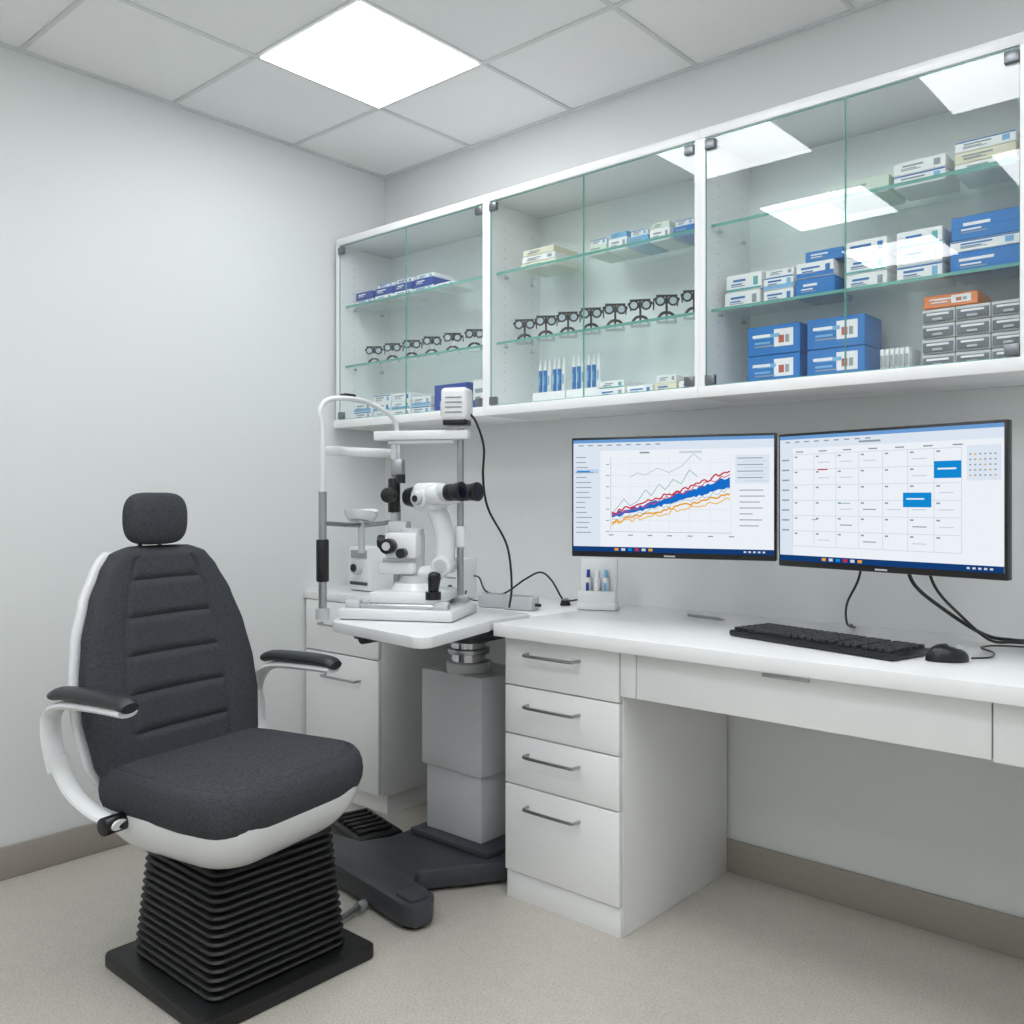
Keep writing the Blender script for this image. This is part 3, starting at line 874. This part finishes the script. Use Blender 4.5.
def surf(f, yy):
    z = ZB0+(ZB1-ZB0)*f; w = backw(f); c = abs(yy)**(1/.55); s = math.sqrt(max(0, 1-c*c))
    return (backx(z)+.042*s**.7+.030*yy*yy, yy*w, z)
b = B()
for zs in SEAMS:
    b.tube([Vector(surf(zs, -.56+1.12*k/14))+Vector((-.0050, 0, 0)) for k in range(15)], .0014, SEAM, n=2, seg=6)
for sg in (-1, 1):
    b.tube([Vector(surf(.07+.88*k/24, sg*.58))+Vector((-.0056, 0, 0)) for k in range(25)], .0016, SEAM, n=2, seg=6)
b.make('backrest_stitching', e)
b = B(); b.rings([backring(.01+.97*k/40, .010, .022, -.034, False) for k in range(41)], WHITEP); b.make('backrest_shell', e, ang=60)
b = B(); R = []
for k in range(33):
    f = k/32; a = -math.pi/2+math.pi*f
    sc = max(.12, math.cos(a))**.45; z = 1.073+.066*math.copysign(abs(math.sin(a))**.8, math.sin(a))
    R.append([(-.312+.038*sc*math.copysign(abs(math.sin(t))**.7, math.sin(t))+.1*(math.copysign(abs(math.cos(t))**.6, math.cos(t))*.08)**2, .088*sc*math.copysign(abs(math.cos(t))**.6, math.cos(t)), z) for t in [2*math.pi*j/40 for j in range(40)]])
b.rings(R, FAB); b.make('headrest_cushion', e, ang=60)
b = B(); b.cyl((-.345, -.03, .93), (-.33, -.03, 1.06), .007, CHROME); b.cyl((-.345, .03, .93), (-.33, .03, 1.06), .007, CHROME); b.make('headrest_posts', e)
for sgn, nm in ((-1, 'armrest_1'), (1, 'armrest_2')):
    b = B(); y = sgn*.300; dx = -.012 if sgn < 0 else .03
    def q(L): return [(a+dx*(1 if c > .6 else .5), bb, c) for a, bb, c in L]
    b.tube(q([(-.258, y, .680), (-.22, y, .688), (-.12, y, .690), (-.03, y, .688), (.000, y, .679)]), lambda t: .029*(.55+.45*math.sin(math.pi*min(1, max(0, t*.9+.05)))**.4), PAD, seg=16, flat=.55, n=8, up=(0, 1, 0))
    b.tube(q([(-.01, y, .668), (-.12, y, .668), (-.220, y, .662), (-.270, y, .638), (-.282, y, .59), (-.272, y*.995, .545), (-.266, y*.98, .51)]), .026, WHITEP, seg=12, flat=.4, up=(0, 1, 0))
    b.tube(q([(-.266, y*.97, .54), (-.255, y*.965, .50), (-.215, y*.95, .455), (-.15, y*.93, .425), (-.08, y*.90, .410)]), .022, WHITEP, seg=12, flat=.5, up=(0, 1, 0))
    b.cyl((-.10+dx*.5, y*.80, .410), (-.10+dx*.5, y*1.0, .410), .020, BLACK, seg=20, bev=.003)
    b.make(nm, e)
b = B()
b.tube([(-.12, -.12, .41), (-.23, -.12, .42), (-.285, -.12, .50), (-.30, -.12, .62)], .018, WHITEP, seg=10, flat=.5)
b.tube([(-.12, .12, .41), (-.23, .12, .42), (-.285, .12, .50), (-.30, .12, .62)], .018, WHITEP, seg=10, flat=.5)
b.make('back_support_bars', e)
b = B(); b.cyl((1.0, -1.04, .022), (.965, -.895, .022), .010, STEEL, seg=14); b.cyl((.975, -.935, .022), (.97, -.91, .022), .014, MGREY, seg=14); b.make('floor_link_rod')

# ------------------------------------------------------------------ camera, world, view
cam = bpy.data.cameras.new('camera'); co = bpy.data.objects.new('camera', cam); scene.collection.objects.link(co)
co.location = (2.899, -2.496, 1.12)
cam.lens = 36*908/1024; cam.sensor_width = 36; cam.shift_y = -12/1024; cam.clip_start = 0.02
d = Vector((-.660, .751, 0)); co.rotation_euler = d.to_track_quat('-Z', 'Y').to_euler()
scene.camera = co
w = bpy.data.worlds.new('world'); scene.world = w; w.use_nodes = True
w.node_tree.nodes['Background'].inputs[0].default_value = (.8, .85, .9, 1); w.node_tree.nodes['Background'].inputs[1].default_value = 0.3
scene.view_settings.view_transform = 'Standard'
scene.view_settings.look = 'None'
